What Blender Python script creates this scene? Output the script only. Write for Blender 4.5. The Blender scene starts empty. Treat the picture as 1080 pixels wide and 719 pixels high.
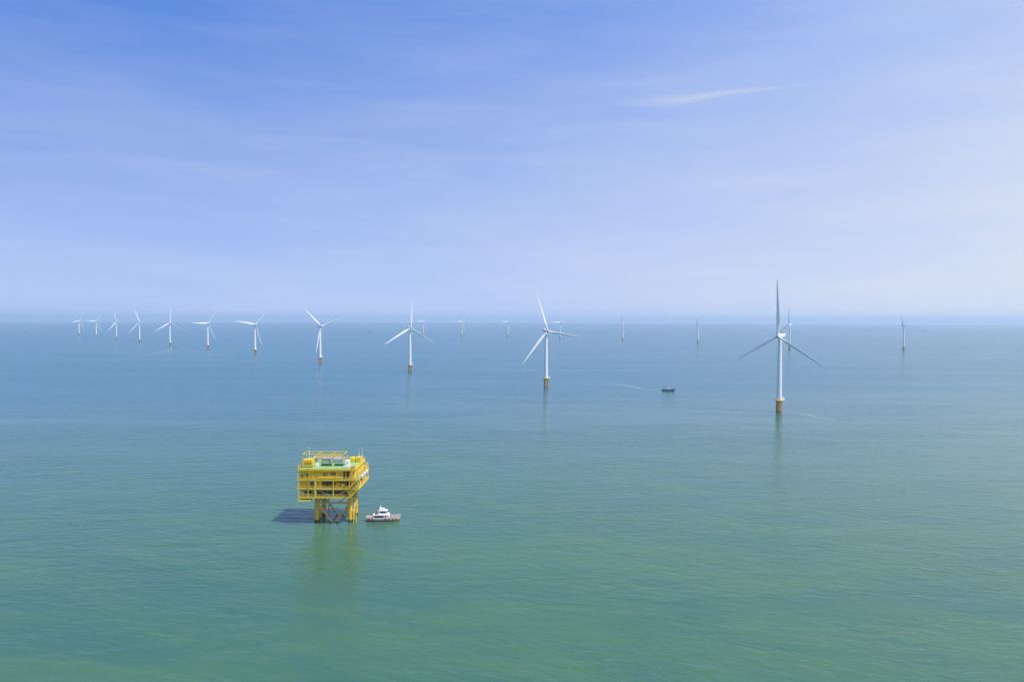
import bpy, bmesh, math, random
from mathutils import Matrix, Vector, Euler
random.seed(7)
R = math.radians
scn = bpy.context.scene
col = scn.collection

# ------------------------------------------------------------------ camera
W0, H0 = 1080.0, 719.0                      # photograph size, used to read distances off it
F = 780.0                                   # focal length in photo pixels (26 mm on 36 mm)
CAMH = 108.0
PITCH = math.atan(23.5 / F)
ROLL = 0.0028
cd = bpy.data.cameras.new('camera')
cd.sensor_width = 36.0
cd.lens = F / W0 * 36.0
cd.clip_start = 1.0
cd.clip_end = 200000.0
cam = bpy.data.objects.new('camera', cd)
col.objects.link(cam)
CM = Matrix.Rotation(R(90) - PITCH, 4, 'X') @ Matrix.Rotation(ROLL, 4, 'Z')
cam.matrix_world = Matrix.Translation((0, 0, CAMH)) @ CM
scn.camera = cam

# ------------------------------------------------------------------ light
SUN_EL, SUN_DIR = R(60), Vector((0.93, -0.36, 0)).normalized()   # horizontal direction towards the sun
w = bpy.data.worlds.new('World')
scn.world = w
w.use_nodes = True
nt = w.node_tree
nt.nodes.clear()
N, L = nt.nodes.new, nt.links.new
def wmath(op, a, b=None, c=None, clamp=False):
    n = N('ShaderNodeMath'); n.operation = op; n.use_clamp = clamp
    for i, v in enumerate((a, b, c)):
        if v is None: continue
        if isinstance(v, (int, float)): n.inputs[i].default_value = v
        else: L(v, n.inputs[i])
    return n.outputs[0]
def wramp(v, lo, hi, smooth=True):
    n = N('ShaderNodeMapRange'); n.interpolation_type = 'SMOOTHSTEP' if smooth else 'LINEAR'
    n.inputs['From Min'].default_value = lo; n.inputs['From Max'].default_value = hi
    L(v, n.inputs['Value']); return n.outputs['Result']
sky = N('ShaderNodeTexSky')
sky.sky_type = 'NISHITA'
sky.sun_disc = False
sky.sun_elevation = SUN_EL
sky.sun_rotation = math.atan2(SUN_DIR.x, SUN_DIR.y)
sky.altitude = 100
sky.air_density = 0.8
sky.dust_density = 0.0
sky.ozone_density = 6.0
tc = N('ShaderNodeTexCoord')
sep = N('ShaderNodeSeparateXYZ'); L(tc.outputs['Generated'], sep.inputs[0])
X, Y, Z = sep.outputs
az = wmath('ARCTAN2', X, Y)
el = wmath('ARCSINE', Z)
comb = N('ShaderNodeCombineXYZ'); L(az, comb.inputs[0]); L(el, comb.inputs[1])
def wnoise(sx, sy, rot, scale, detail, rough, dist=0.0):
    m = N('ShaderNodeMapping'); m.inputs['Scale'].default_value = (sx, sy, 1); m.inputs['Rotation'].default_value = (0, 0, rot)
    L(comb.outputs[0], m.inputs['Vector'])
    n = N('ShaderNodeTexNoise'); n.inputs['Scale'].default_value = scale; n.inputs['Detail'].default_value = detail
    n.inputs['Roughness'].default_value = rough; n.inputs['Distortion'].default_value = dist
    L(m.outputs[0], n.inputs['Vector']); return n.outputs['Fac']
n1 = wnoise(1.2, 7.0, R(6), 2.2, 6, .55, .4)
n2 = wnoise(1.6, 30.0, R(4), 1.5, 4, .5, .3)
# the sky is sampled a little higher than it stands, for a gentler fall towards the horizon
vm = N('ShaderNodeVectorMath'); vm.operation = 'ADD'; vm.inputs[1].default_value = (0, 0, 0.36)
vn = N('ShaderNodeVectorMath'); vn.operation = 'NORMALIZE'
L(tc.outputs['Generated'], vm.inputs[0]); L(vm.outputs[0], vn.inputs[0]); L(vn.outputs[0], sky.inputs[0])
# thin high veil: thicker low down and towards the sun's side
ca = wmath('COSINE', wmath('SUBTRACT', az, math.atan2(SUN_DIR.x, SUN_DIR.y)))
side = wmath('MINIMUM', wmath('POWER', wmath('MAXIMUM', wmath('DIVIDE', wmath('ADD', ca, 0.83), 1.07), 0.0), 1.5), 1.5)
low = wmath('MAXIMUM', wmath('SUBTRACT', 0.53, wmath('MULTIPLY', wmath('MAXIMUM', el, 0.0), 1.30)), 0.02)
veil = wmath('ADD', low, wmath('MULTIPLY', side, 0.46))
veil = wmath('ADD', veil, wmath('MULTIPLY', wmath('SUBTRACT', wramp(n1, .35, .70), .35), .09))
veil = wmath('ADD', veil, wmath('MULTIPLY', wmath('SUBTRACT', wramp(n2, .42, .75), .3), .035))
veil = wmath('MAXIMUM', veil, 0.0)
# one bright cirrus wisp
dx = wmath('SUBTRACT', az, 0.250)
cy = wmath('ADD', 0.2790, wmath('MULTIPLY', wramp(dx, -.04, .04), .0050))
dy = wmath('DIVIDE', wmath('SUBTRACT', el, cy), wmath('MULTIPLY_ADD', wramp(dx, -.06, .08), -.0036, .0056))
g = wmath('EXPONENT', wmath('MULTIPLY', wmath('MULTIPLY', dy, dy), -1.0))
dd = wmath('DIVIDE', dx, 0.115)
g2 = wmath('EXPONENT', wmath('MULTIPLY', wmath('POWER', wmath('ABSOLUTE', dd), 3.0), -1.0))
wisp = wmath('MULTIPLY', wmath('MULTIPLY', g, g2), wmath('MULTIPLY_ADD', wramp(n2, .3, .7), .12, .10))
veil = wmath('MINIMUM', wmath('ADD', veil, wisp), 0.9)
hs = N('ShaderNodeHueSaturation'); hs.inputs['Hue'].default_value = 0.507; hs.inputs['Saturation'].default_value = 1.15; hs.inputs['Value'].default_value = 1.3
L(sky.outputs[0], hs.inputs['Color'])
mx = N('ShaderNodeMix'); mx.data_type = 'RGBA'
L(veil, mx.inputs['Factor']); L(hs.outputs[0], mx.inputs['A']); mx.inputs['B'].default_value = (3.30, 3.47, 3.80, 1)
bg = N('ShaderNodeBackground'); bg.inputs['Strength'].default_value = 0.15
L(mx.outputs['Result'], bg.inputs['Color'])
wo = N('ShaderNodeOutputWorld'); L(bg.outputs[0], wo.inputs['Surface'])

sd = bpy.data.lights.new('sun', 'SUN')
sd.energy = 3.4
sd.angle = R(0.55)
sd.color = (1.0, 0.965, 0.90)
so = bpy.data.objects.new('sun', sd)
col.objects.link(so)
tosun = Vector((SUN_DIR.x * math.cos(SUN_EL), SUN_DIR.y * math.cos(SUN_EL), math.sin(SUN_EL)))
so.rotation_euler = tosun.to_track_quat('Z', 'Y').to_euler()
so.location = (0, 0, 400)

scn.view_settings.view_transform = 'Standard'
scn.view_settings.look = 'None'
scn.view_settings.gamma = 1
scn.view_settings.use_curve_mapping = False
scn.view_settings.exposure = 0.6
scn.render.resolution_x, scn.render.resolution_y = 1024, 681
scn.cycles.volume_bounces = 1

# ------------------------------------------------------------------ helpers
RE = 7.4e6                                   # earth radius with refraction
def drop(r2): return -r2 / (2 * RE)
def at(px, py):
    """point of the sea seen at photo pixel (px, py)"""
    d = CM.to_3x3() @ Vector(((px - W0 / 2) / F, -(py - H0 / 2) / F, -1.0))
    t = CAMH / -d.z
    p = d * t
    return Vector((p.x, p.y, drop(p.x ** 2 + p.y ** 2)))

def tag(o, label=None, cat=None, group=None, kind=None):
    if label: o['label'] = label
    if cat: o['category'] = cat
    if group: o['group'] = group
    if kind: o['kind'] = kind
    return o
def empty(name, loc, rz=0.0):
    o = bpy.data.objects.new(name, None)
    o.empty_display_size = 1
    col.objects.link(o)
    o.location = loc
    o.rotation_euler = (0, 0, rz)
    return o

class MB:
    def __init__(s): s.v = []; s.f = []; s.m = []; s.sm = []
    def add(s, vs, fs, m=0, smooth=False):
        b = len(s.v); s.v += [tuple(v) for v in vs]
        for f in fs: s.f.append([b + i for i in f]); s.m.append(m); s.sm.append(smooth)
    def box(s, x0, x1, y0, y1, z0, z1, m=0):
        vs = [(x, y, z) for z in (z0, z1) for y in (y0, y1) for x in (x0, x1)]
        s.add(vs, [(0, 2, 3, 1), (4, 5, 7, 6), (0, 1, 5, 4), (2, 6, 7, 3), (0, 4, 6, 2), (1, 3, 7, 5)], m)
    def tube(s, a, b, r0, r1=None, n=10, m=0, caps=True):
        a, b = Vector(a), Vector(b)
        r1 = r0 if r1 is None else r1
        q = (b - a).to_track_quat('Z', 'Y')
        vs = []
        for p, r in ((a, r0), (b, r1)):
            for i in range(n):
                t = 2 * math.pi * i / n
                vs.append(p + q @ Vector((r * math.cos(t), r * math.sin(t), 0)))
        s.add(vs, [(i, (i + 1) % n, n + (i + 1) % n, n + i) for i in range(n)], m, n > 6)
        if caps: s.add(vs[:n], [tuple(range(n))[::-1]], m); s.add(vs[n:], [tuple(range(n))], m)
    def beam(s, a, b, w, h=None, m=0):
        """rectangular bar from a to b"""
        a, b = Vector(a), Vector(b); h = h or w
        q = (b - a).to_track_quat('Z', 'Y')
        vs = []
        for p in (a, b):
            for (i, j) in ((-1, -1), (1, -1), (1, 1), (-1, 1)):
                vs.append(p + q @ Vector((i * w / 2, j * h / 2, 0)))
        s.add(vs, [(0, 3, 2, 1), (4, 5, 6, 7)] + [(i, (i + 1) % 4, 4 + (i + 1) % 4, 4 + i) for i in range(4)], m)
    def loft(s, rings, m=0, smooth=True, caps=True):
        n = len(rings[0]); vs = [v for r in rings for v in r]
        fs = []
        for k in range(len(rings) - 1):
            for i in range(n):
                j = (i + 1) % n
                fs.append((k * n + i, k * n + j, (k + 1) * n + j, (k + 1) * n + i))
        s.add(vs, fs, m, smooth)
        if caps: s.add(rings[0], [tuple(range(n))[::-1]], m); s.add(rings[-1], [tuple(range(n))], m)
    def lathe(s, prof, n=24, m=0, axis='Z', o=(0, 0, 0)):
        rings = []
        for r, z in prof:
            ring = []
            for i in range(n):
                t = 2 * math.pi * i / n
                p = (r * math.cos(t), r * math.sin(t), z)
                if axis == 'Y': p = (p[0], -p[2], p[1])
                ring.append(Vector(p) + Vector(o))
            rings.append(ring)
        s.loft(rings, m)
    def rail(s, pts, h=1.15, r=0.055, step=2.2, z_low=0.55, closed=False, m=0):
        P = [Vector(p) for p in pts]
        if closed: P.append(P[0])
        for a, b in zip(P, P[1:]):
            for z in (h, z_low): s.tube(a + Vector((0, 0, z)), b + Vector((0, 0, z)), r, n=5, m=m)
            k = max(1, round((b - a).length / step))
            for i in range(k + 1):
                p = a.lerp(b, i / k); s.tube(p, p + Vector((0, 0, h)), r, n=5, m=m)
    def build(s, name, mats, parent=None):
        me = bpy.data.meshes.new(name)
        me.from_pydata(s.v, [], s.f)
        if not isinstance(mats, (list, tuple)): mats = [mats]
        for mt in mats: me.materials.append(mt)
        me.polygons.foreach_set('material_index', s.m)
        me.polygons.foreach_set('use_smooth', s.sm)
        bm = bmesh.new(); bm.from_mesh(me)
        bmesh.ops.recalc_face_normals(bm, faces=bm.faces)
        bm.to_mesh(me); bm.free(); me.update()
        o = bpy.data.objects.new(name, me)
        col.objects.link(o)
        if parent: o.parent = parent
        return o

def mat(name, color, rough=.5, metal=0.0, var=0.12, scale=.5, rust=0.0, rustcol=(.20, .075, .03), spec=.5, streak=False):
    m = bpy.data.materials.new(name); m.use_nodes = True
    t = m.node_tree; b = t.nodes['Principled BSDF']
    b.inputs['Roughness'].default_value = rough; b.inputs['Metallic'].default_value = metal
    b.inputs['Specular IOR Level'].default_value = spec
    c = t.nodes.new('ShaderNodeTexCoord')
    mp = t.nodes.new('ShaderNodeMapping'); t.links.new(c.outputs['Object'], mp.inputs[0])
    if streak: mp.inputs['Scale'].default_value = (1, 1, .22)
    n = t.nodes.new('ShaderNodeTexNoise'); n.inputs['Scale'].default_value = scale; n.inputs['Detail'].default_value = 6
    n.inputs['Roughness'].default_value = .65
    t.links.new(mp.outputs[0], n.inputs['Vector'])
    mr = t.nodes.new('ShaderNodeMapRange'); mr.inputs['From Min'].default_value = .3; mr.inputs['From Max'].default_value = .7
    mr.inputs['To Min'].default_value = 1 - var; mr.inputs['To Max'].default_value = 1 + var
    t.links.new(n.outputs['Fac'], mr.inputs['Value'])
    mu = t.nodes.new('ShaderNodeVectorMath'); mu.operation = 'SCALE'; mu.inputs[0].default_value = color[:3]
    t.links.new(mr.outputs['Result'], mu.inputs['Scale'])
    out = mu.outputs[0]
    if rust > 0:
        n2 = t.nodes.new('ShaderNodeTexNoise'); n2.inputs['Scale'].default_value = scale * 2.7; n2.inputs['Detail'].default_value = 8
        n2.inputs['Roughness'].default_value = .7
        t.links.new(mp.outputs[0], n2.inputs['Vector'])
        r2 = t.nodes.new('ShaderNodeMapRange'); r2.interpolation_type = 'SMOOTHSTEP'
        r2.inputs['From Min'].default_value = .52; r2.inputs['From Max'].default_value = .72; r2.inputs['To Max'].default_value = rust
        t.links.new(n2.outputs['Fac'], r2.inputs['Value'])
        x = t.nodes.new('ShaderNodeMix'); x.data_type = 'RGBA'
        t.links.new(r2.outputs['Result'], x.inputs['Factor']); t.links.new(out, x.inputs['A']); x.inputs['B'].default_value = (*rustcol, 1)
        out = x.outputs['Result']
    t.links.new(out, b.inputs['Base Color'])
    return m

M = dict(
    yellow=mat('yellow_paint', (.78, .53, .006), .5, var=.2, scale=.5, rust=.6, rustcol=(.33, .19, .03)),
    pale=mat('pale_yellow_paint', (.80, .58, .05), .45, var=.1, scale=.4),
    legs=mat('jacket_yellow_paint', (.74, .47, .015), .5, var=.2, scale=.3, rust=.35, streak=True),
    tan=mat('weathered_brace_paint', (.72, .48, .14), .6, var=.2, scale=.4, rust=.35),
    growth=mat('marine_growth', (.035, .035, .018), .8, var=.4, scale=1.2),
    green=mat('green_deck_paint', (.20, .42, .20), .6, var=.18, scale=.3, rust=.25, rustcol=(.3, .3, .22)),
    dkgreen=mat('dark_green_machine_paint', (.03, .09, .035), .5, var=.3, scale=.6),
    grey=mat('grey_steel', (.34, .35, .36), .5, var=.2, scale=.6),
    dark=mat('dark_steel', (.05, .045, .04), .6, var=.3, scale=.8),
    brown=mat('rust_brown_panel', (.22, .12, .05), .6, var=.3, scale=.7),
    white=mat('white_paint', (.78, .79, .80), .4, var=.05, scale=.3),
    towerw=mat('tower_white_paint', (.80, .81, .83), .42, var=.03, scale=.08, rust=.08, rustcol=(.45, .42, .38), streak=True),
    bladew=mat('blade_white_paint', (.82, .83, .84), .35, var=.03, scale=.1),
    tp=mat('transition_yellow_paint', (.90, .50, .19), .5, var=.12, scale=.25, rust=.2, streak=True),
    red=mat('red_paint', (.45, .05, .03), .45, var=.15, scale=.8),
    orange=mat('orange_paint', (.62, .17, .05), .5, var=.15, scale=.8),
    hullred=mat('hull_red_brown', (.22, .06, .04), .5, var=.3, scale=.6),
    hullw=mat('hull_offwhite', (.74, .66, .62), .45, var=.08, scale=.6, rust=.35, rustcol=(.45, .18, .10)),
    hullblack=mat('hull_dark_blue', (.012, .028, .05), .45, var=.3, scale=.5),
    rubber=mat('black_rubber', (.02, .02, .02), .8, var=.2, scale=2),
    glass=mat('dark_window_glass', (.02, .03, .04), .08, var=.1, scale=1),
    wood=mat('deck_wood', (.28, .19, .11), .7, var=.25, scale=1),
)

# ------------------------------------------------------------------ sea
def sea():
    rad = [0, 60, 120, 180, 240, 320, 400, 500, 640, 800, 1000, 1300, 1700, 2200, 2900, 3800, 5000, 6500, 8500, 11000, 14000,
           18000, 22000, 26000, 30000, 34000, 38000, 42000, 46000, 52000]
    n = 160
    vs = [(0, 0, 0)]; fs = []
    for r in rad[1:]:
        for i in range(n):
            t = 2 * math.pi * i / n
            vs.append((r * math.cos(t), r * math.sin(t), drop(r * r)))
    for i in range(n): fs.append((0, 1 + i, 1 + (i + 1) % n))
    for k in range(len(rad) - 2):
        a = 1 + k * n; b = a + n
        for i in range(n):
            j = (i + 1) % n; fs.append((a + i, b + i, b + j, a + j))
    mb = MB(); mb.add(vs, fs, 0, True)
    m = bpy.data.materials.new('sea_water'); m.use_nodes = True
    t = m.node_tree; b = t.nodes['Principled BSDF']; NN = t.nodes.new; LL = t.links.new
    c = NN('ShaderNodeTexCoord')
    def noise(sx, sy, rot, detail, rough, dist=0.0, loc=(0, 0, 0)):
        """wavelengths sx, sy in metres"""
        mp = NN('ShaderNodeMapping'); mp.vector_type = 'TEXTURE'
        mp.inputs['Scale'].default_value = (sx, sy, 100); mp.inputs['Rotation'].default_value = (0, 0, rot)
        mp.inputs['Location'].default_value = loc
        LL(c.outputs['Object'], mp.inputs[0])
        n_ = NN('ShaderNodeTexNoise'); n_.inputs['Scale'].default_value = 1; n_.inputs['Detail'].default_value = detail
        n_.inputs['Roughness'].default_value = rough; n_.inputs['Distortion'].default_value = dist
        LL(mp.outputs[0], n_.inputs['Vector']); return n_.outputs['Fac']
    def mt(op, a, b_=None, c_=None):
        n_ = NN('ShaderNodeMath'); n_.operation = op
        for i, v in enumerate((a, b_, c_)):
            if v is None: continue
            if isinstance(v, (int, float)): n_.inputs[i].default_value = v
            else: LL(v, n_.inputs[i])
        return n_.outputs[0]
    def rng(v, lo, hi, a=0., z=1.):
        n_ = NN('ShaderNodeMapRange'); n_.interpolation_type = 'SMOOTHSTEP'
        for k_, q in (('From Min', lo), ('From Max', hi), ('To Min', a), ('To Max', z)): n_.inputs[k_].default_value = q
        LL(v, n_.inputs['Value']); return n_.outputs['Result']
    wind = noise(620, 150, R(-8), 5, .6, .8)                 # gusts: rougher and smoother water
    slick = noise(1500, 95, R(-3), 4, .55, .5, (300, 80, 0))
    w1 = noise(38, 13, R(10), 3, .55, .5)
    w2 = noise(11, 4.4, R(-14), 4, .6, .6)
    w3 = noise(2.6, 1.5, R(20), 3, .6)
    patch = noise(170, 30, R(-5), 5, .62, 1.0, (40, 10, 0))      # cat's-paws
    wind = mt('ADD', mt('MULTIPLY', wind, .45), mt('MULTIPLY', patch, .55))
    amp = mt('MULTIPLY', rng(wind, .36, .64, .35, 1.8), rng(slick, .52, .74, 1.0, .6))
    h = mt('MULTIPLY', mt('ADD', mt('ADD', mt('MULTIPLY', mt('SUBTRACT', w1, .5), WAVE[0]), mt('MULTIPLY', mt('SUBTRACT', w2, .5), WAVE[1])), mt('MULTIPLY', mt('SUBTRACT', w3, .5), WAVE[2])), amp)
    bp = NN('ShaderNodeBump'); bp.inputs['Strength'].default_value = 1.0; bp.inputs['Distance'].default_value = 1.0
    LL(h, bp.inputs['Height']); LL(bp.outputs[0], b.inputs['Normal'])
    # sediment: green and blue-teal water masses
    sed = noise(900, 260, R(-14), 5, .6, 1.0, (0, 200, 0))
    sed2 = noise(70, 26, R(-20), 5, .65, .8)
    x = NN('ShaderNodeMix'); x.data_type = 'RGBA'
    LL(rng(mt('MULTIPLY_ADD', sed2, .45, mt('MULTIPLY', sed, .55)), .36, .64), x.inputs['Factor'])
    x.inputs['A'].default_value = (*SEA_A, 1); x.inputs['B'].default_value = (*SEA_B, 1)
    # sky reflection put into the base colour: bluer with distance and to the left
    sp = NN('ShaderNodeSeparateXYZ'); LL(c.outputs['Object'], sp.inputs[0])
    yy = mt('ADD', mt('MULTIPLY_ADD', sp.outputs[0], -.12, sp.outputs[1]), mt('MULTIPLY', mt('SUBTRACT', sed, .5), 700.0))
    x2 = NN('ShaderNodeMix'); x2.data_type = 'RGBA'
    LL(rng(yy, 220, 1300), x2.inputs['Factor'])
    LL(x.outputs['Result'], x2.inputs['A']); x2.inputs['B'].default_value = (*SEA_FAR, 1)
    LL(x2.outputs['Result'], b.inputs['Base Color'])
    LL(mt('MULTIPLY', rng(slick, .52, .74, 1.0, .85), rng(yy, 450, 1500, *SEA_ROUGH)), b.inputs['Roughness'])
    b.inputs['IOR'].default_value = 1.333; b.inputs['Specular IOR Level'].default_value = .38
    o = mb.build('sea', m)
    tag(o, kind='structure', label='calm green-blue sea with small ripples')
    return o
WAVE = (.62, .48, .07)
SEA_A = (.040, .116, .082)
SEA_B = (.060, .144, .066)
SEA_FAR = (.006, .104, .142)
SEA_ROUGH = (.13, .22)
sea()

# ------------------------------------------------------------------ haze
def haze():
    mb = MB(); mb.box(-60000, 60000, -60000, 60000, -190, 200)
    m = bpy.data.materials.new('haze_air'); m.use_nodes = True
    t = m.node_tree; t.nodes.clear()
    v = t.nodes.new('ShaderNodeVolumePrincipled'); o = t.nodes.new('ShaderNodeOutputMaterial')
    v.inputs['Color'].default_value = (.70, .82, .98, 1)
    v.inputs['Density'].default_value = 6.2e-5
    v.inputs['Anisotropy'].default_value = 0.25
    t.links.new(v.outputs[0], o.inputs['Volume'])
    ob = mb.build('haze', m)
    tag(ob, kind='stuff', label='thin pale blue sea haze')
haze()

# ------------------------------------------------------------------ wind turbines
HUB_H, BL = 89.0, 66.0
TPH = 13.4
def turbine_proto():
    root = empty('wind_turbine', (0, 0, 0))
    # monopile and transition piece
    mb = MB()
    mb.tube((0, 0, -6), (0, 0, 1.2), 3.15, n=28, m=1)
    mb.lathe([(3.45, 1.0), (3.55, 1.1), (3.55, TPH - .3), (3.7, TPH - .3), (3.7, TPH)], 32)
    tp = mb.build('transition_piece', [M['tp'], M['growth']], root)
    mb = MB()
    mb.lathe([(3.6, TPH), (5.3, TPH + .002), (5.3, TPH + .35), (3.6, TPH + .352)], 28)
    for i in range(12):
        t = 2 * math.pi * i / 12; cx, sy = math.cos(t), math.sin(t)
        mb.beam((3.5 * cx, 3.5 * sy, TPH - 1.3), (5.0 * cx, 5.0 * sy, TPH - .02), .16)
    ring = [(5.15 * math.cos(2 * math.pi * i / 20), 5.15 * math.sin(2 * math.pi * i / 20), TPH + .35) for i in range(20)]
    mb.rail(ring, 1.2, .06, 1.6, closed=True)
    mb.build('access_platform', M['pale'], tp)
    mb = MB()
    for s in (-1, 1):
        mb.tube((s * .9, -4.7, -3), (s * .9, -4.7, TPH - 2.2), .28, n=8)
        for z in (1.6, 5.5, 9.5): mb.tube((s * .9, -4.7, z), (s * .7, -3.4, z), .18, n=6)
        mb.beam((s * .3, -4.25, -1), (s * .3, -4.25, TPH + 1.0), .09)
    for i in range(34): mb.beam((-.3, -4.25, -.5 + i * .42), (.3, -4.25, -.5 + i * .42), .05)
    mb.build('boat_landing', M['tp'], tp)
    mb = MB()                                  # white switchgear box and davit on the platform
    mb.box(3.7, 6.3, -1.3, 1.3, TPH + .36, TPH + 2.6)
    mb.box(3.5, 6.5, -1.5, 1.5, TPH + .2, TPH + .353)
    mb.tube((4.2, 1.9, TPH + .36), (4.2, 1.9, TPH + 3.6), .16, n=8)
    mb.beam((4.2, 1.9, TPH + 3.5), (7.0, 2.5, TPH + 4.2), .22)
    mb.build('platform_cabinet', M['white'], tp)
    # tower
    mb = MB()
    zt = HUB_H - 2.2
    prof = [(3.0, TPH + .3)]
    for k in range(1, 9):
        u = k / 8; r = 3.05 - 1.0 * u ** 1.25; z = TPH + .3 + (zt - TPH - .3) * u
        prof += [(r, z)]
        if k in (2, 5):
            mb.tube((0, 0, z - .15), (0, 0, z + .15), r + .06, n=36)
    mb.lathe(prof, 36)
    tw = mb.build('tower', M['towerw'], root)
    mb = MB(); mb.box(-.55, .55, -3.08, -2.8, TPH + .36, TPH + 2.9)
    mb.build('door', M['grey'], tw)
    # nacelle: rotor axis looks along -Y
    mb = MB()
    def sec(y, wx, z0, z1, ch=.55):
        return [Vector(p) for p in ((-wx + ch, y, z0), (wx - ch, y, z0), (wx, y, z0 + ch), (wx, y, z1 - ch), (wx - ch, y, z1), (-wx + ch, y, z1), (-wx, y, z1 - ch), (-wx, y, z0 + ch))]
    mb.loft([sec(-3.2, 1.7, -1.7, 1.7), sec(-2.2, 2.1, -2.1, 2.1), sec(6.0, 2.15, -2.2, 2.2), sec(9.2, 1.9, -1.5, 2.2), sec(9.8, 1.5, -1.0, 1.9)], 0, False)
    na = mb.build('nacelle', M['white'], root)
    mb = MB(); mb.box(-1.8, 1.8, 6.4, 8.0, 2.203, 3.3); mb.tube((.9, 8.6, 2.1), (.9, 8.6, 4.4), .07, n=6); mb.tube((-.9, 8.6, 2.1), (-.9, 8.6, 4.1), .07, n=6)
    mb.tube((0, 5.2, 2.2), (0, 5.2, 2.9), .25, n=8)
    mb.build('cooler', M['grey'], na)
    mb = MB()
    mb.lathe([(1.75, 3.2), (1.95, 3.9), (2.0, 5.2), (1.75, 6.3), (1.1, 7.2), (.3, 7.6), (.02, 7.65)], 24, axis='Y')
    mb.build('hub', M['grey'], root)
    # blade along +Z
    mb = MB(); rings = []
    K = 22
    for k in range(K + 1):
        u = k / K; z = 1.4 + (BL - 1.4) * u
        if u < .05: ch, th, off = 2.5, 2.5, 0
        else:
            v = (u - .05) / .95
            ch = 2.5 + 1.7 * min(1, v / .17) ** 1 if v < .17 else 4.2 * (1 - (v - .17) / .83) ** .85 * .88 + .5
            th = max(.10, 2.5 * (1 - min(1, v / .2)) + ch * (.26 - .12 * v) * min(1, v / .2)); off = .18 * ch
        tw_ = R(16 * (1 - min(1, u / .8)) + 3)
        pre = -2.6 * u * u
        ring = []
        n = 14
        for i in range(n):
            a = 2 * math.pi * i / n
            cxp = ch / 2 * math.cos(a) + off
            sharp = (0.5 - .5 * math.cos(a)) ** (.0 if u < .05 else .45) if math.cos(a) > 0 or True else 1
            cyp = th / 2 * math.sin(a) * (1 if u < .05 else sharp)
            x_ = cxp * math.cos(tw_) - cyp * math.sin(tw_); y_ = cxp * math.sin(tw_) + cyp * math.cos(tw_)
            ring.append(Vector((x_, y_ + pre, z)))
        rings.append(ring)
    mb.loft(rings, 0, True)
    bl = mb.build('blade', M['bladew'], root)
    return root
def pose(root, a, theta, tpl, pitch=0.0):
    """a: degrees the rotor is turned to the left of straight at -Y; theta: first blade, degrees clockwise from up"""
    base = Matrix.Translation((0, 0, HUB_H)) @ Matrix.Rotation(R(-a), 4, 'Z') @ Matrix.Rotation(R(5), 4, 'X')
    k = 0
    for ch in root.children:
        nm = ch.name.split('.')[0]
        if nm in ('nacelle', 'hub'): ch.matrix_basis = base
        elif nm == 'blade':
            ch.matrix_basis = base @ Matrix.Translation((0, -5.2, 0)) @ Matrix.Rotation(R(theta + 120 * k), 4, 'Y') @ Matrix.Rotation(R(-2), 4, 'X') @ Matrix.Rotation(R(pitch), 4, 'Z'); k += 1
def copy_tree(o, parent=None):
    c = o.copy(); col.objects.link(c)
    if parent: c.parent = parent
    for ch in list(o.children): copy_tree(ch, c)
    return c
T = [  # px, base py, yaw, blade angle, pitch, label
 (821.5, 434.0, 50, 1, 12, 'largest white wind turbine, right of the dark boat, one blade pointing straight up'),
 (575.8, 407.6, -26, -21, 8, 'second largest wind turbine, near the middle, long blade reaching right over a farther turbine'),
 (432.4, 391.6, -34, 0, 8, 'third largest wind turbine, one blade straight up, its blades making an even Y'),
 (337.7, 382.6, -50, -50, 8, 'wind turbine beyond the yellow substation with one long blade pointing up to the left'),
 (269.0, 373.2, -44, -80, 8, 'wind turbine above the substation, its left blade level and another hanging down right'),
 (219.2, 367.6, -57, -88, 8, 'wind turbine next right of the one that has a tiny dark boat at its foot'),
 (179.3, 364.3, -42, 0, 8, 'wind turbine with a tiny dark boat beside its foot and one blade straight up'),
 (147.2, 360.6, -32, -139, 8, 'far wind turbine with one blade pointing down left, fourth from the left end'),
 (122.8, 357.0, -58, -17, 8, 'far wind turbine with one blade pointing up, third from the left end'),
 (101.6, 354.6, -60, -88, 8, 'small far wind turbine with level left blade, second from the left end'),
 (83.6, 353.2, -74, -97, 8, 'small faint wind turbine, leftmost of the whole row'),
 (446.5, 353.0, -42, -88, 8, 'faint far wind turbine just right of the tower of the third largest turbine'),
 (487.4, 354.2, -46, -86, 8, 'faint far wind turbine standing midway between the third largest and second largest turbines'),
 (535.6, 354.6, -50, -85, 8, 'faint far wind turbine just left of the upper blade of the second largest turbine'),
 (590.6, 357.3, -40, -87, 8, 'far wind turbine seen behind the right blade of the second largest turbine'),
 (656.9, 358.8, 82, -5, 8, 'far wind turbine seen edge-on, alone between the second largest turbine and the dark boat'),
 (736.0, 361.3, 100, 184, 8, 'far wind turbine seen edge-on with a dark hub, up right of the dark boat'),
 (832.6, 368.6, 78, 6, 8, 'farther wind turbine half hidden behind the rotor of the largest turbine'),
 (953.0, 369.3, 114, 184, 8, 'rightmost wind turbine, seen edge-on with a dark blade hanging along its tower'),
]
proto = turbine_proto()
b0 = [c for c in proto.children if c.name == 'blade'][0]
for k in range(2):
    c = b0.copy(); col.objects.link(c); c.parent = proto
for i, (px, py, a, th, pi_, lab) in enumerate(T):
    o = proto if i == 0 else copy_tree(proto)
    p = at(px, py)
    o.location = p
    pose(o, a, th, proto, pi_)
    tag(o, lab, 'wind turbine', 'wind turbines standing in the sea')

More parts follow.
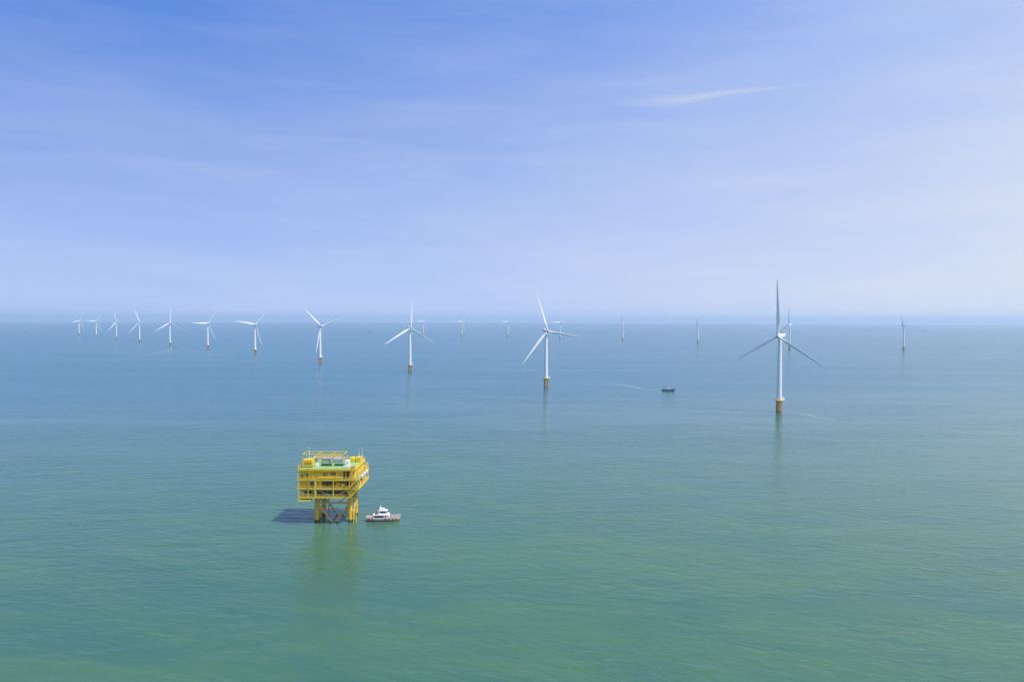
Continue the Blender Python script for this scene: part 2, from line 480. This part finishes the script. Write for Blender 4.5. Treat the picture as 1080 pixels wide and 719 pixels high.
# ------------------------------------------------------------------ offshore substation
def substation():
    ox, oy = -94.75, 398.0
    root = empty('offshore_substation', (ox, oy, 0))
    tag(root, 'yellow multi-deck offshore substation on four braced legs, casting a dark shadow on the sea', 'substation')
    def X(x): return x - ox
    jx, jy = 8.75, 7.0
    Z0 = 14.7
    # jacket legs
    for sx in (-1, 1):
        for sy in (-1, 1):
            mb = MB()
            mb.tube((sx * (jx + .5), sy * (jy + .5), -8), (sx * (jx + .12), sy * (jy + .12), .9), 1.22, n=20, m=1)
            mb.tube((sx * (jx + .12), sy * (jy + .12), .9), (sx * jx, sy * jy, Z0), 1.1, n=20)
            lg = mb.build('leg', [M['legs'], M['growth']], root)
            m2 = MB()
            for z in (4.2, 9.6): m2.tube((sx * jx, sy * jy, z), (sx * jx, sy * jy, z + .7), 1.3, n=20)
            m2.build('leg_collar', M['legs'], lg)
    def brace(a, b, r=.5):
        mb = MB(); mb.tube(a, b, r, n=10); mb.build('brace', M['tan'], root)
    zb = 9.9
    for sy in (-1, 1):
        y = sy * jy
        brace((-jx, y, zb), (jx, y, zb), .45)
        brace((-jx, y, zb), (-.8, y, -.5)); brace((jx, y, zb), (.8, y, -.5))
        brace((-jx, y, Z0 - .2), (-2.2, y, zb), .3); brace((jx, y, Z0 - .2), (2.2, y, zb), .3)
    for sx in (-1, 1):
        x = sx * jx
        brace((x, -jy, zb), (x, jy, zb), .45)
        brace((x, -jy, zb), (x, 0, -1)); brace((x, jy, zb), (x, 0, -1))
    # cable tubes, boat landing ladder
    for (x, y) in ((-5.6, 5.6), (6.0, 5.6)):
        mb = MB(); mb.tube((x, y, -6), (x, y, Z0), .32, n=8); mb.build('cable_tube', M['tan'], root)
    mb = MB()
    for x in (10.6, 12.0):
        mb.tube((x, -7.5, -3), (x, -7.5, 6.2), .3, n=8)
        mb.tube((x, -7.5, 5.6), (8.9, -7.8, 5.6), .22, n=6); mb.tube((x, -7.5, 1.6), (8.9, -7.8, 1.6), .22, n=6)
    mb.beam((11.3, -7.2, -1), (11.3, -7.2, Z0), .12); mb.beam((11.8, -7.2, -1), (11.8, -7.2, Z0), .12)
    for i in range(36): mb.beam((11.3, -7.2, -.5 + i * .42), (11.8, -7.2, -.5 + i * .42), .05)
    mb.build('boat_landing', M['legs'], root)

    xl, xr, xr2 = X(-111.8), X(-84.4), X(-79.8)
    yf, yb = -14.0, 13.0
    L1, L2, L3, L4 = Z0, 19.2, 23.7, 29.2
    def deck(z, x0, x1, th=.55, mtl='yellow', name='deck', y0=yf, y1=yb):
        mb = MB()
        mb.box(x0 + .2, x1 - .2, y0 + .2, y1 - .2, z, z + .12, 1)
        d = th                                   # edge girders and joists
        mb.box(x0, x1, y0, y0 + .35, z - d, z + .14); mb.box(x0, x1, y1 - .35, y1, z - d, z + .14)
        mb.box(x0, x0 + .35, y0 + .352, y1 - .352, z - d, z + .14); mb.box(x1 - .35, x1, y0 + .352, y1 - .352, z - d, z + .14)
        k = int((x1 - x0) / 3)
        for i in range(1, k): xx = x0 + (x1 - x0) * i / k; mb.box(xx - .12, xx + .12, y0 + .36, y1 - .36, z - d * .9, z - .003)
        return mb.build(name, [M['yellow'], M[mtl]], root)
    deck(L1, xl, xr, .7, 'grey')
    d2 = deck(L2, xl - .4, xr2, .7, 'grey')
    d3 = deck(L3, xl - .3, xr2, .6, 'grey')
    d4 = deck(L4, xl - .2, xr2 - 1.9, .9, 'green', 'roof_deck')
    # railings per deck
    for (z, x0, x1) in ((L1, xl, xr), (L2, xl - .4, xr2), (L3, xl - .3, xr2)):
        mb = MB(); mb.rail([(x0 + .1, yf + .1, z + .14), (x1 - .1, yf + .1, z + .14), (x1 - .1, yb - .1, z + .14), (x0 + .1, yb - .1, z + .14)], 1.15, .06, 2.2, closed=True)
        mb.build('railing', M['pale'], root)
    mb = MB(); mb.rail([(xl, yf + .12, L4 + .14), (xr2 - 2.02, yf + .12, L4 + .14), (xr2 - 2.02, yb - .12, L4 + .14), (xl, yb - .12, L4 + .14)], 1.3, .075, 2.2, .65, closed=True)
    mb.build('railing', M['pale'], root)
    # columns on a grid
    cols = [xl + .6, X(-106.4), X(-102.6), X(-93.2), xr - .4]
    for x in cols:
        for y in (yf + .25, 0, yb - .25):
            mb = MB(); wdt = .9 if abs(x - X(-102.6)) < .1 else .38
            mb.box(x - wdt / 2, x + wdt / 2, y - .2, y + .2, L1 + .15, L3 - .62)
            mb.build('column', M['pale' if y < 0 else 'yellow'], root)
    for y in (yf + .3, 0, yb - .3):
        mb = MB(); mb.box(xr2 - .75, xr2 - .25, y - .2, y + .2, L2 + .15, L4 - 1.6); mb.build('column', M['pale'], root)
        mb = MB(); mb.beam((xr - .2, y, L1 + .1), (xr2 - .3, y, L2 - .5), .4); mb.build('brace', M['yellow'], root)
    # top storey walls (ribbed yellow panels) set slightly back
    def wall(x0, x1, y, z0, z1, dpt, m='yellow', rib=1.1, name='wall'):
        mb = MB(); mb.box(x0, x1, y, y + dpt, z0, z1)
        k = max(1, int((x1 - x0) / rib))
        for i in range(k + 1): xx = x0 + .1 + (x1 - x0 - .2) * i / k; mb.box(xx - .06, xx + .06, y - .12, y - .002, z0 + .02, z1 - .02)
        return mb.build(name, M[m], root)
    w3 = wall(xl + .8, X(-88.2), yf + 1.0, L3 + .15, L4 - .93, 23.5)
    w3b = wall(X(-85.0), xr2 - 3.4, yf + 1.4, L3 + .15, L4 - .93, 22.5)
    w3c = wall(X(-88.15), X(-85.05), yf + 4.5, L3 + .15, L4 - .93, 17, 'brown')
    def panel(par, x0, x1, z0, z1, y, m, name):
        mb = MB(); mb.box(x0, x1, y - .06, y - .003, z0, z1); mb.build(name, M[m], par)
    for (x0, x1, z0, z1, m, nm) in ((-110.4, -109.2, L3 + .25, L3 + 2.4, 'brown', 'door'), (-107.6, -106.2, L3 + 1.6, L3 + 3.2, 'brown', 'vent'),
            (-98.6, -96.2, L3 + 2.0, L3 + 3.4, 'brown', 'vent'), (-94.8, -91.8, L3 + 2.3, L3 + 3.5, 'brown', 'vent'),
            (-104.4, -102.9, L3 + .25, L3 + 2.6, 'pale', 'door'), (-90.6, -89.3, L3 + .25, L3 + 2.4, 'grey', 'door')):
        panel(w3, X(x0), X(x1), z0, z1, yf + .88, m, nm)
    # external walkway pipes on storey 3
    mb = MB()
    for z in (L3 + .9, L3 + 1.35): mb.tube((X(-101.5), yf + .55, z), (X(-89), yf + .55, z), .14, n=8)
    for x in (-101.5, -95.2, -89): mb.tube((X(x), yf + .55, L3 + .15), (X(x), yf + .55, L3 + 1.5), .12, n=6)
    mb.build('pipework', M['pale'], root)
    # middle storey
    w2 = wall(xl + .8, X(-106.6), yf + 1.6, L2 + .15, L3 - .62, 9, 'yellow')
    wall(X(-102.9), X(-99.4), yf + 1.6, L2 + .15, L3 - .62, 8, 'yellow')
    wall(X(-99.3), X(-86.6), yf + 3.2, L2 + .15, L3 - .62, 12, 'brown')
    wall(X(-106.5), X(-103.0), yf + 4.2, L2 + .15, L3 - .62, 9, 'grey')
    wall(X(-84.2), xr2 - 3.2, yf + 2.0, L2 + .15, L3 - .62, 18, 'yellow')
    # transformers with radiators in the middle storey
    for x in (-98.0, -94.8, -91.4, -88.4):
        mb = MB(); mb.box(X(x) - 1.0, X(x) + 1.0, yf + 1.3, yf + 3.0, L2 + .15, L2 + 2.3)
        for i in range(6): mb.box(X(x) - .9 + i * .33, X(x) - .75 + i * .33, yf + .95, yf + 1.298, L2 + .3, L2 + 2.1)
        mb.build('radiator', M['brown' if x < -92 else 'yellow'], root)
    # lower storey: open, full of dark machinery
    random.seed(3)
    x = xl + 1.2
    while x < xr - 2:
        wd = random.uniform(1.2, 2.6); hgt = random.uniform(1.4, 2.9); y = yf + random.uniform(1.2, 3.5)
        mb = MB(); mb.box(x, x + wd, y, y + random.uniform(2, 4), L1 + .14, L1 + .14 + hgt)
        mb.tube((x + wd / 2, y + 1, L1 + .14 + hgt), (x + wd / 2, y + 1, L2 - .7), .22, n=8)
        mb.box(x + .15, x + wd - .15, y - .1, y - .002, L1 + .5, L1 + .3 + hgt * .7)
        mb.build('machine_cabinet', M[random.choice(['dkgreen', 'dkgreen', 'dark', 'dark', 'green', 'pale'])], root)
        x += wd + random.uniform(.3, 1.1)
    mb = MB(); mb.box(xl + 1, xr - 1, yf + 8, yf + 8.3, L1 + .15, L2 - .72); mb.build('wall', M['dark'], root)  # dark sheet: shade inside the open storey put into its colour
    for z, y in ((L2 - 1.1, yf + 1.0), (L2 - 1.5, yf + 1.5), (L2 - 1.2, yf + 2.1)):
        mb = MB(); mb.tube((xl + .6, y, z), (xr - .6, y, z), .16, n=8); mb.build('cable_tray', M['grey'], root)
    # truss diagonals in the lower storey
    for a, b in ((cols[0], cols[1]), (cols[2], cols[3])):
        mb = MB(); mb.beam((a, yf + .25, L2 - .7), (b, yf + .25, L1 + .15), .16); mb.build('brace', M['grey'], root)
    for a, b, z0, z1 in ((cols[0], cols[1], L2 + .15, L3 - .6), (cols[3], cols[4], L3 - .6, L2 + .15), (cols[4], xr2 - .5, L3 - .6, L2 + .15), (cols[3], cols[4], L1 + .15, L2 - .7), (cols[1], cols[2], L1 + .15, L2 - .7)):
        mb = MB(); mb.beam((a, yf + .2, z0), (b, yf + .2, z1), .17); mb.build('brace', M['yellow'], root)
    for x in (xl + .3, X(-104.0), X(-97.0), X(-91.5), X(-86.6), X(-83.2)):
        mb = MB(); mb.beam((x, yf + .3, L3 + .15), (x, yf + .3, L4 - .92), .2); mb.build('post', M['pale'], root)
    mb = MB()                                   # caged ladder up the front
    for q in (-.28, .28): mb.beam((X(-105.6) + q, yf - .2, L2 + .2), (X(-105.6) + q, yf - .2, L4 + 1.2), .09)
    for i in range(24): mb.beam((X(-105.88), yf - .2, L2 + .4 + i * .44), (X(-105.32), yf - .2, L2 + .4 + i * .44), .06)
    mb.build('ladder', M['pale'], root)
    # hanging platform lower left
    mb = MB(); mb.box(xl + .4, xl + 6.6, yf - .6, yf + 3.5, L1 - 2.0, L1 - 1.75)
    mb.box(xl + .4, xl + 6.6, yf - .75, yf - .602, L1 - 2.25, L1 - 1.6)
    for x in (xl + .8, xl + 6.2):
        for y in (yf + .3, yf + 3.2): mb.beam((x, y, L1 - 1.75), (x, y, L1 - .72), .22)
    mb.build('hanging_platform', M['pale'], root)
    # stairs on the right end, one flight per storey
    def stair(x0, z0, x1, z1, y):
        mb = MB()
        for s in (0, 1.3): mb.beam((x0, y + s, z0), (x1, y + s, z1), .12, .35)
        n = 14
        for i in range(n): u = (i + .5) / n; xx, zz = x0 + (x1 - x0) * u, z0 + (z1 - z0) * u; mb.box(xx - .14, xx + .14, y + .07, y + 1.23, zz - .03, zz + .03)
        for s in (0, 1.3):
            mb.tube((x0, y + s, z0 + 1.1), (x1, y + s, z1 + 1.1), .06, n=5)
            for i in range(6): u = i / 5; mb.tube((x0 + (x1 - x0) * u, y + s, z0 + (z1 - z0) * u), (x0 + (x1 - x0) * u, y + s, z0 + (z1 - z0) * u + 1.1), .05, n=5)
        mb.build('stairs', M['pale'], root)
    stair(X(-84.8), L2 + .1, X(-80.6), L3 + .1, yf - 1.5)
    stair(X(-85.0), L3 + .1, X(-82.2), L4 + .1, yf - 1.5)
    stair(xr + .2, L1 + .1, xr + 4.6, L2 + .1, yf - 1.5)
    # right face: stair tower walls and a white life raft cradle
    for (y0, y1, m) in ((yf + 1.5, yf + 7.5, 'pale'), (yf + 8.2, yf + 15.5, 'yellow'), (yf + 16.4, yb - .5, 'pale')):
        mb = MB(); mb.box(xr2 - 3.3, xr2 - 2.55, y0, y1, L3 + .15, L4 - .93)
        mb.box(xr2 - 2.6, xr2 - 1.5, y0 + .4, y1 - .4, L2 + .15, L3 - .62)
        mb.build('wall', M[m], root)
    for y in (yf + 3, yf + 9.2, yf + 15):
        mb = MB(); mb.tube((xr2 + .9, y, L3 + 1.3), (xr2 + .9, y + 1.9, L3 + 1.3), .6, n=14); mb.box(xr2, xr2 + 1.4, y + .2, y + 1.7, L3 + .2, L3 + .68)
        mb.build('life_raft', M['white'], root)
    mb = MB()
    for y in (yf + .4, yf + 6.5, yf + 13, yf + 19.5, yb - .4): mb.beam((xr2 - .5, y, L3 + .15), (xr2 - 2.1, y, L4 - .5), .25)
    mb.beam((xr2 - .5, yf + .4, L4 - 1.6), (xr2 - .5, yb - .4, L4 - 1.6), .22)
    mb.build('side_frame', M['pale'], root)
    for (y, z, h_, m) in ((yf + 2.2, L2, 2.6, 'green'), (yf + 6.5, L2, 2.2, 'pale'), (yf + 12, L2, 2.8, 'grey'), (yf + 18, L2, 2.3, 'yellow'), (yf + 22, L3, 2.4, 'pale')):
        mb = MB(); mb.box(xr2 - 1.4, xr2 - .6, y, y + 2.4, z + .15, z + .15 + h_); mb.box(xr2 - .598, xr2 - .52, y + .2, y + 1.1, z + .4, z + h_ - .2)
        mb.build('locker', M[m], root)
    # roof equipment
    zr = L4 + .14
    mb = MB(); mb.box(X(-109.8), X(-104.8), yf + 3.2, yf + 7.0, zr + 1.0, zr + 4.2)
    mb.tube((X(-107.3), yf + 5.1, zr), (X(-107.3), yf + 5.1, zr + 1.0), 1.2, n=16)
    cr = mb.build('crane_house', M['yellow'], root)
    mb = MB(); mb.box(X(-109.0), X(-105.4), yf + 3.05, yf + 3.198, zr + 1.9, zr + 2.9); mb.build('crane_window', M['orange'], cr)
    mb = MB()
    a = Vector((X(-105.0), yf + 9.2, zr + 4.9)); b = Vector((X(-90.8), yf + 10.4, zr + 5.2))
    for dy_, dz_ in ((-.45, -.4), (.45, -.4), (0, .45)): mb.beam(a + Vector((0, dy_, dz_)), b + Vector((0, dy_, dz_)), .2)
    for i in range(14):
        p, q = a.lerp(b, i / 14), a.lerp(b, (i + 1) / 14)
        for s in (-.45, .45): mb.beam(p + Vector((0, s, -.4)), p.lerp(q, .5) + Vector((0, 0, .45)), .08); mb.beam(p.lerp(q, .5) + Vector((0, 0, .45)), q + Vector((0, s, -.4)), .08)
    mb.beam((X(-105.0), yf + 5.1, zr + 4.1), a, .5)
    mb.build('crane_boom', M['yellow'], cr)
    mb = MB()                                   # raised perimeter frame
    f0, f1, ya, yb_, zf = X(-113.6), X(-91.2), 1.5, 9.5, zr + 4.9
    for x in (f0, X(-105.2), X(-97.6), f1):
        for y in (ya, yb_): mb.beam((x, y, zr if x > xl else L4 - .3), (x, y, zf), .26)
        mb.beam((x, ya, zf), (x, yb_, zf), .22)
    for y in (ya, yb_): mb.beam((f0, y, zf), (f1, y, zf), .34)
    mb.build('roof_frame', M['yellow'], root)
    for (x0, x1, y0, y1, h_, m) in ((-103.2, -98.6, 2, 8, 2.3, 'grey'), (-97.4, -92.0, 3, 9, 1.9, 'grey'), (-101.5, -96.0, -6.5, -4.2, 1.0, 'dkgreen'),
                                    (-94.5, -90.0, -6.2, -3.8, .9, 'dkgreen'), (-104.0, -102.6, -8, -6.5, 1.6, 'white'), (-89.5, -87.6, -2, 1, 2.0, 'white'), (-109, -106, 5, 10, 2.2, 'grey')):
        mb = MB(); mb.box(X(x0), X(x1), y0, y1, zr, zr + h_)
        k = int((x1 - x0) / .8)
        for i in range(k): mb.box(X(x0) + .2 + i * .8, X(x0) + .55 + i * .8, y0 + .3, y1 - .3, zr + h_ + .002, zr + h_ + .15)
        mb.build('roof_unit', M[m], root)
    for (x, y) in ((-87.0, 3.0), (-83.8, 4.0)):
        mb = MB(); mb.box(X(x) - 1.2, X(x) + 1.2, y, y + 4.5, zr, zr + 2.6)
        for i in range(4): mb.box(X(x) - 1.0 + i * .55, X(x) - .75 + i * .55, y - .1, y - .002, zr + .4, zr + 2.2)
        mb.build('roof_container', M['yellow'], root)
    mb = MB(); mb.box(X(-86.8), X(-84.6), yf + .6, yf + 2.6, zr, zr + 1.5); mb.build('roof_unit', M['white'], root)
    mb = MB(); mb.box(X(-84.4), X(-82.4), yf + 1.0, yf + 2.6, zr, zr + 1.2); mb.build('roof_unit', M['orange'], root)
    for (x, y, h_) in ((-111.2, 6.0, 8.2), (-82.2, 6.5, 8.0), (-85.0, 11.5, 6.0)):
        mb = MB(); mb.tube((X(x), y, zr), (X(x), y, zr + h_ * .6), .16, n=8); mb.tube((X(x), y, zr + h_ * .6), (X(x), y, zr + h_), .08, n=6)
        mb.beam((X(x) - .5, y, zr + h_ * .62), (X(x) + .5, y, zr + h_ * .62), .1)
        mb.build('antenna_mast', M['white'], root)
    # landing lights / small deck marks
    for (x, y) in ((-111, -13.2), (-111, -9), (-111.1, -4.5)):
        mb = MB(); mb.tube((X(x), y, zr), (X(x), y, zr + 1.9), .3, n=8); mb.build('roof_light', M['orange'], root)
substation()

# ------------------------------------------------------------------ boats
def hull_mb(Ln, B, free, sheer_bow, sheer_st, mats_split=.95, keel=.7):
    """bow towards +X. returns rings-based hull with deck"""
    mb = MB(); K = 14
    st = []
    for k in range(K + 1):
        u = k / K; x = -Ln / 2 + Ln * u
        bw = B / 2 * (1 - max(0, (u - .55) / .45) ** 2.2) * (.88 + .12 * min(1, u / .2)); bw = max(bw, .05)
        zs = free + sheer_bow * max(0, (u - .35) / .65) ** 2 + sheer_st * max(0, (.3 - u) / .3) ** 2
        rake = 1.0 * max(0, (u - .8) / .2)
        st.append((x, bw, zs, rake))
    def ring(z_of, wf):
        return [(x + (r if wf > .95 else 0), bw * wf, z_of(zs)) for (x, bw, zs, r) in st]
    lv = [(-keel, .55), (.0, .86), (mats_split, .93), (None, 1.0)]
    rows = []
    for z, wf in lv:
        rows.append([( (x + (r * (1 if z is None else .3))), bw * wf, zs if z is None else z) for (x, bw, zs, r) in st])
    for s in (-1, 1):
        for q in range(3):
            a, b = rows[q], rows[q + 1]
            vs = [(x, s * y, z) for (x, y, z) in a] + [(x, s * y, z) for (x, y, z) in b]
            n = len(a)
            mb.add(vs, [(i, i + 1, n + i + 1, n + i) for i in range(n - 1)], 1 if q < 2 else 0, True)
    t0 = [(r[0][0], r[0][1], r[0][2]) for r in rows]
    vs = [(x, -y, z) for (x, y, z) in t0] + [(x, y, z) for (x, y, z) in t0]
    mb.add(vs, [(i, i + 1, 5 + i, 4 + i) for i in range(3)], 0)
    top = rows[3]; n = len(top)
    vs = [(x, -y * .96, z - .45) for (x, y, z) in top] + [(x, y * .96, z - .45) for (x, y, z) in top]
    mb.add(vs, [(i, i + 1, n + i + 1, n + i) for i in range(n - 1)], 2)
    # bulwark cap
    for s in (-1, 1):
        for i in range(n - 1):
            mb.beam((top[i][0], s * top[i][1], top[i][2]), (top[i + 1][0], s * top[i + 1][1], top[i + 1][2]), .14, .1, 0)
    return mb, st

def crew_boat():
    p = at(403.8, 548.6)
    root = empty('crew_boat', p, R(2))
    tag(root, 'white service boat with red-brown waterline floating beside the yellow substation', 'boat')
    mb, st = hull_mb(17.2, 5.2, 1.75, .9, .6, .85)
    hu = mb.build('hull', [M['hullw'], M['hullred'], M['wood']], root)
    for i, x in enumerate((-7.2, -5.2, 1.8, 3.6, 5.4, 6.9)):
        b_ = 2.5 * (1 - max(0, ((x + 8.6) / 17.2 - .55) / .45) ** 2.2)
        m2 = MB(); rings = []
        for k in range(15):
            t = 2 * math.pi * k / 14
            rings.append([Vector((x + (.42 + .15 * math.cos(s)) * math.cos(t), -b_ - .12 - .13 * math.sin(s), 1.05 + (.42 + .15 * math.cos(s)) * math.sin(t))) for s in [2 * math.pi * q / 6 for q in range(6)]])
        m2.loft(rings, 0, True, False); m2.build('tyre_fender', M['rubber'], hu)
    m2 = MB(); m2.box(-4.8, 3.4, -1.9, 1.9, 1.05, 3.3); m2.box(-5.1, 3.7, -2.1, 2.1, 3.302, 3.45)
    ca = m2.build('cabin', M['white'], root)
    m2 = MB(); m2.box(-4.3, .6, -1.96, -1.903, 2.05, 2.95); m2.build('window', M['glass'], ca)
    m2 = MB(); m2.box(-4.3, .6, 1.903, 1.96, 2.05, 2.95); m2.build('window', M['glass'], ca)
    m2 = MB(); m2.box(1.3, 2.1, -1.96, -1.903, 1.1, 3.0); m2.build('door', M['orange'], ca)
    m2 = MB()
    m2.loft([[Vector(q) for q in ((-2.4, -1.6, 3.452), (3.2, -1.6, 3.452), (3.2, 1.6, 3.452), (-2.4, 1.6, 3.452))],
             [Vector(q) for q in ((-1.9, -1.4, 5.5), (2.2, -1.4, 5.5), (2.2, 1.4, 5.5), (-1.9, 1.4, 5.5))]], 0, False)
    m2.box(-2.2, 2.6, -1.7, 1.7, 5.502, 5.68)
    wh = m2.build('wheelhouse', M['white'], root)
    m2 = MB(); m2.box(-1.2, 1.7, -1.58, -1.44, 4.5, 5.2); m2.build('window', M['glass'], wh)
    m2 = MB(); m2.box(2.3, 2.75, -1.15, 1.15, 4.5, 5.2); m2.build('window', M['glass'], wh)
    m2 = MB(); m2.box(-1.7, .9, -1.0, 1.0, 5.7, 6.7); m2.tube((-1.2, 0, 6.7), (-1.2, 0, 8.2), .1, n=6); m2.beam((-1.2, -1.1, 7.7), (-1.2, 1.1, 7.7), .12)
    m2.box(-1.9, -.5, -.12, .12, 7.2, 7.4)
    m2.build('mast', M['white'], root)
    m2 = MB(); m2.tube((-3.6, .9, 3.45), (-3.7, .9, 4.9), .35, n=10); m2.tube((-3.6, -.9, 3.45), (-3.7, -.9, 4.9), .35, n=10); m2.build('exhaust', M['red'], root)
    m2 = MB(); m2.box(-7.6, -5.6, -1.2, 1.2, 1.15, 2.0); m2.build('deck_locker', M['orange'], root)
    m2 = MB(); m2.tube((4.6, 0, 1.3), (4.6, 0, 2.1), .5, n=12); m2.box(5.6, 6.6, -.5, .5, 1.6, 2.1); m2.build('windlass', M['red'], root)
    m2 = MB()
    pts = [(x + r, -bw + .08, zs) for (x, bw, zs, r) in st if x > 2.5]
    m2.rail(pts, .9, .05, 1.2)
    m2.rail([(x_, -y_, z_) for x_, y_, z_ in pts], .9, .05, 1.2)
    m2.rail([(x, -bw + .08, zs) for (x, bw, zs, r) in st if x < -4.6], .9, .05, 1.2)
    m2.build('railing', M['white'], root)
crew_boat()

def fishing_boat(px, py, Ln, rz, label, cabin_m='white', mast=True, group=None):
    p = at(px, py)
    root = empty('work_boat', p, rz)
    tag(root, label, 'boat', group)
    s = Ln / 18.0
    mb, st = hull_mb(18, 5.2, 1.7, 1.3, .8, .25)
    o = mb.build('hull', [M['hullblack'], M['hullblack'], M['wood']], root); o.scale = (s, s, s)
    m2 = MB(); m2.box(-1.0, 2.6, -1.7, 1.7, 1.2, 3.8); m2.box(-1.3, 2.9, -1.9, 1.9, 3.802, 3.95); m2.box(-.4, 1.7, -1.3, 1.3, 3.952, 5.3)
    c = m2.build('cabin', M[cabin_m], root); c.scale = (s, s, s)
    m3 = MB(); m3.box(-.6, 2.2, -1.76, -1.703, 2.5, 3.3); m3.box(-.2, 1.5, -1.36, -1.303, 4.3, 5.0); m3.build('window', M['glass'], c)
    m2 = MB(); m2.tube((-4, 0, 1.2), (-4, 0, 7.5), .16, n=6); m2.beam((-4, 0, 6.2), (-7.2, 0, 4.2), .16); m2.beam((-4, 0, 5.8), (-1.2, 0, 4.6), .08)
    m2.tube((1.0, 0, 5.3), (1.0, 0, 7.4), .1, n=6)
    q = m2.build('mast', M['dark'], root); q.scale = (s, s, s)
    m2 = MB(); m2.box(-6.6, -5.0, -1.2, 1.2, 1.3, 2.3); m2.tube((-2.6, .6, 1.3), (-2.6, .6, 2.6), .5, n=8); m2.box(4.2, 5.6, -.7, .7, 1.6, 2.3)
    q = m2.build('deck_gear', M['grey'], root); q.scale = (s, s, s)
fishing_boat(704.6, 412.0, 18, R(-4), 'dark-hulled boat with a pale cabin, alone on open water left of the largest turbine')
fishing_boat(184.6, 366.2, 12, R(200), 'tiny dark boat at the foot of a turbine in the left-hand row')
fishing_boat(389.8, 350.6, 20, R(5), 'faint dark speck of a boat near the horizon, left of the third largest turbine')
fishing_boat(26.5, 349.6, 26, R(175), 'faint dark speck of a boat near the horizon at the far left edge')
fishing_boat(974, 349.6, 26, R(8), 'faint dark speck of a boat near the horizon, right of the rightmost turbine')

# ------------------------------------------------------------------ wakes
def wake(pts, width, strength, label):
    P = [at(*p) for p in pts]
    # smooth resample
    Q = []
    for i in range(len(P) - 1):
        a = P[max(0, i - 1)]; b = P[i]; c_ = P[i + 1]; d = P[min(len(P) - 1, i + 2)]
        for k in range(10):
            t = k / 10
            Q.append(.5 * ((2 * b) + (c_ - a) * t + (2 * a - 5 * b + 4 * c_ - d) * t * t + (3 * b - a - 3 * c_ + d) * t ** 3))
    Q.append(P[-1])
    vs = []; n = len(Q)
    for i, q in enumerate(Q):
        t = (Q[min(n - 1, i + 1)] - Q[max(0, i - 1)]); t.z = 0; t.normalize()
        nn = Vector((-t.y, t.x, 0)); u = i / (n - 1)
        ww = width[0] + (width[1] - width[0]) * u
        for s in (-1, 0, 1): r = q + nn * ww * s; vs.append((r.x, r.y, drop(r.x ** 2 + r.y ** 2) + .06))
    fs = []
    for i in range(n - 1):
        for s in (0, 1): fs.append((i * 3 + s, i * 3 + s + 1, i * 3 + s + 4, i * 3 + s + 3))
    mb = MB(); mb.add(vs, fs, 0, True)
    m = bpy.data.materials.new('wake_foam'); m.use_nodes = True
    t = m.node_tree; b = t.nodes['Principled BSDF']
    b.inputs['Base Color'].default_value = (.42, .55, .56, 1); b.inputs['Roughness'].default_value = .6
    at_ = t.nodes.new('ShaderNodeAttribute'); at_.attribute_name = 'edge'
    tc_ = t.nodes.new('ShaderNodeTexCoord'); no = t.nodes.new('ShaderNodeTexNoise'); no.inputs['Scale'].default_value = .09; no.inputs['Detail'].default_value = 6
    t.links.new(tc_.outputs['Object'], no.inputs['Vector'])
    r = t.nodes.new('ShaderNodeMapRange'); r.inputs['From Min'].default_value = .32; r.inputs['From Max'].default_value = .7; r.inputs['To Max'].default_value = strength
    t.links.new(no.outputs['Fac'], r.inputs['Value'])
    mu = t.nodes.new('ShaderNodeMath'); mu.operation = 'MULTIPLY'; t.links.new(r.outputs[0], mu.inputs[0]); t.links.new(at_.outputs['Fac'], mu.inputs[1])
    t.links.new(mu.outputs[0], b.inputs['Alpha'])
    o = mb.build('wake', m)
    ea = o.data.attributes.new('edge', 'FLOAT', 'POINT')
    for i in range(len(o.data.vertices)):
        u = (i // 3) / (n - 1); ea.data[i].value = (1.0 if i % 3 == 1 else 0.0) * min(1, (1 - u) * 2.5) * min(1, u * 8 + .3)
    tag(o, label, kind='stuff')
wake([(697, 411.5), (683, 410.4), (667, 407.6), (648, 405), (629, 403.8)], (7, 20), .45, 'pale wake trailing behind the dark boat')
wake([(824, 434.2), (838, 435.2), (851, 437), (864, 440), (880, 444)], (5, 11), .45, 'pale tidal wake streaming from the foot of the largest turbine')
wake([(578, 408), (590, 408.6), (604, 409.8)], (3, 6), .45, 'pale tidal wake at the foot of the second largest turbine')
wake([(260, 370), (229, 371.6), (205, 370.2), (186, 368.0), (172, 370.6), (150, 374.2), (110, 375.0), (60, 373.6)], (16, 34), .35, 'long pale wake line curving across the sea below the left-hand turbines')
wake([(700, 362), (655, 364), (620, 365)], (14, 30), .28, 'faint pale slick on the sea beyond the dark boat')
wake([(520, 371), (490, 370.2), (455, 370.5)], (14, 26), .35, 'faint pale streak of water right of the third largest turbine')
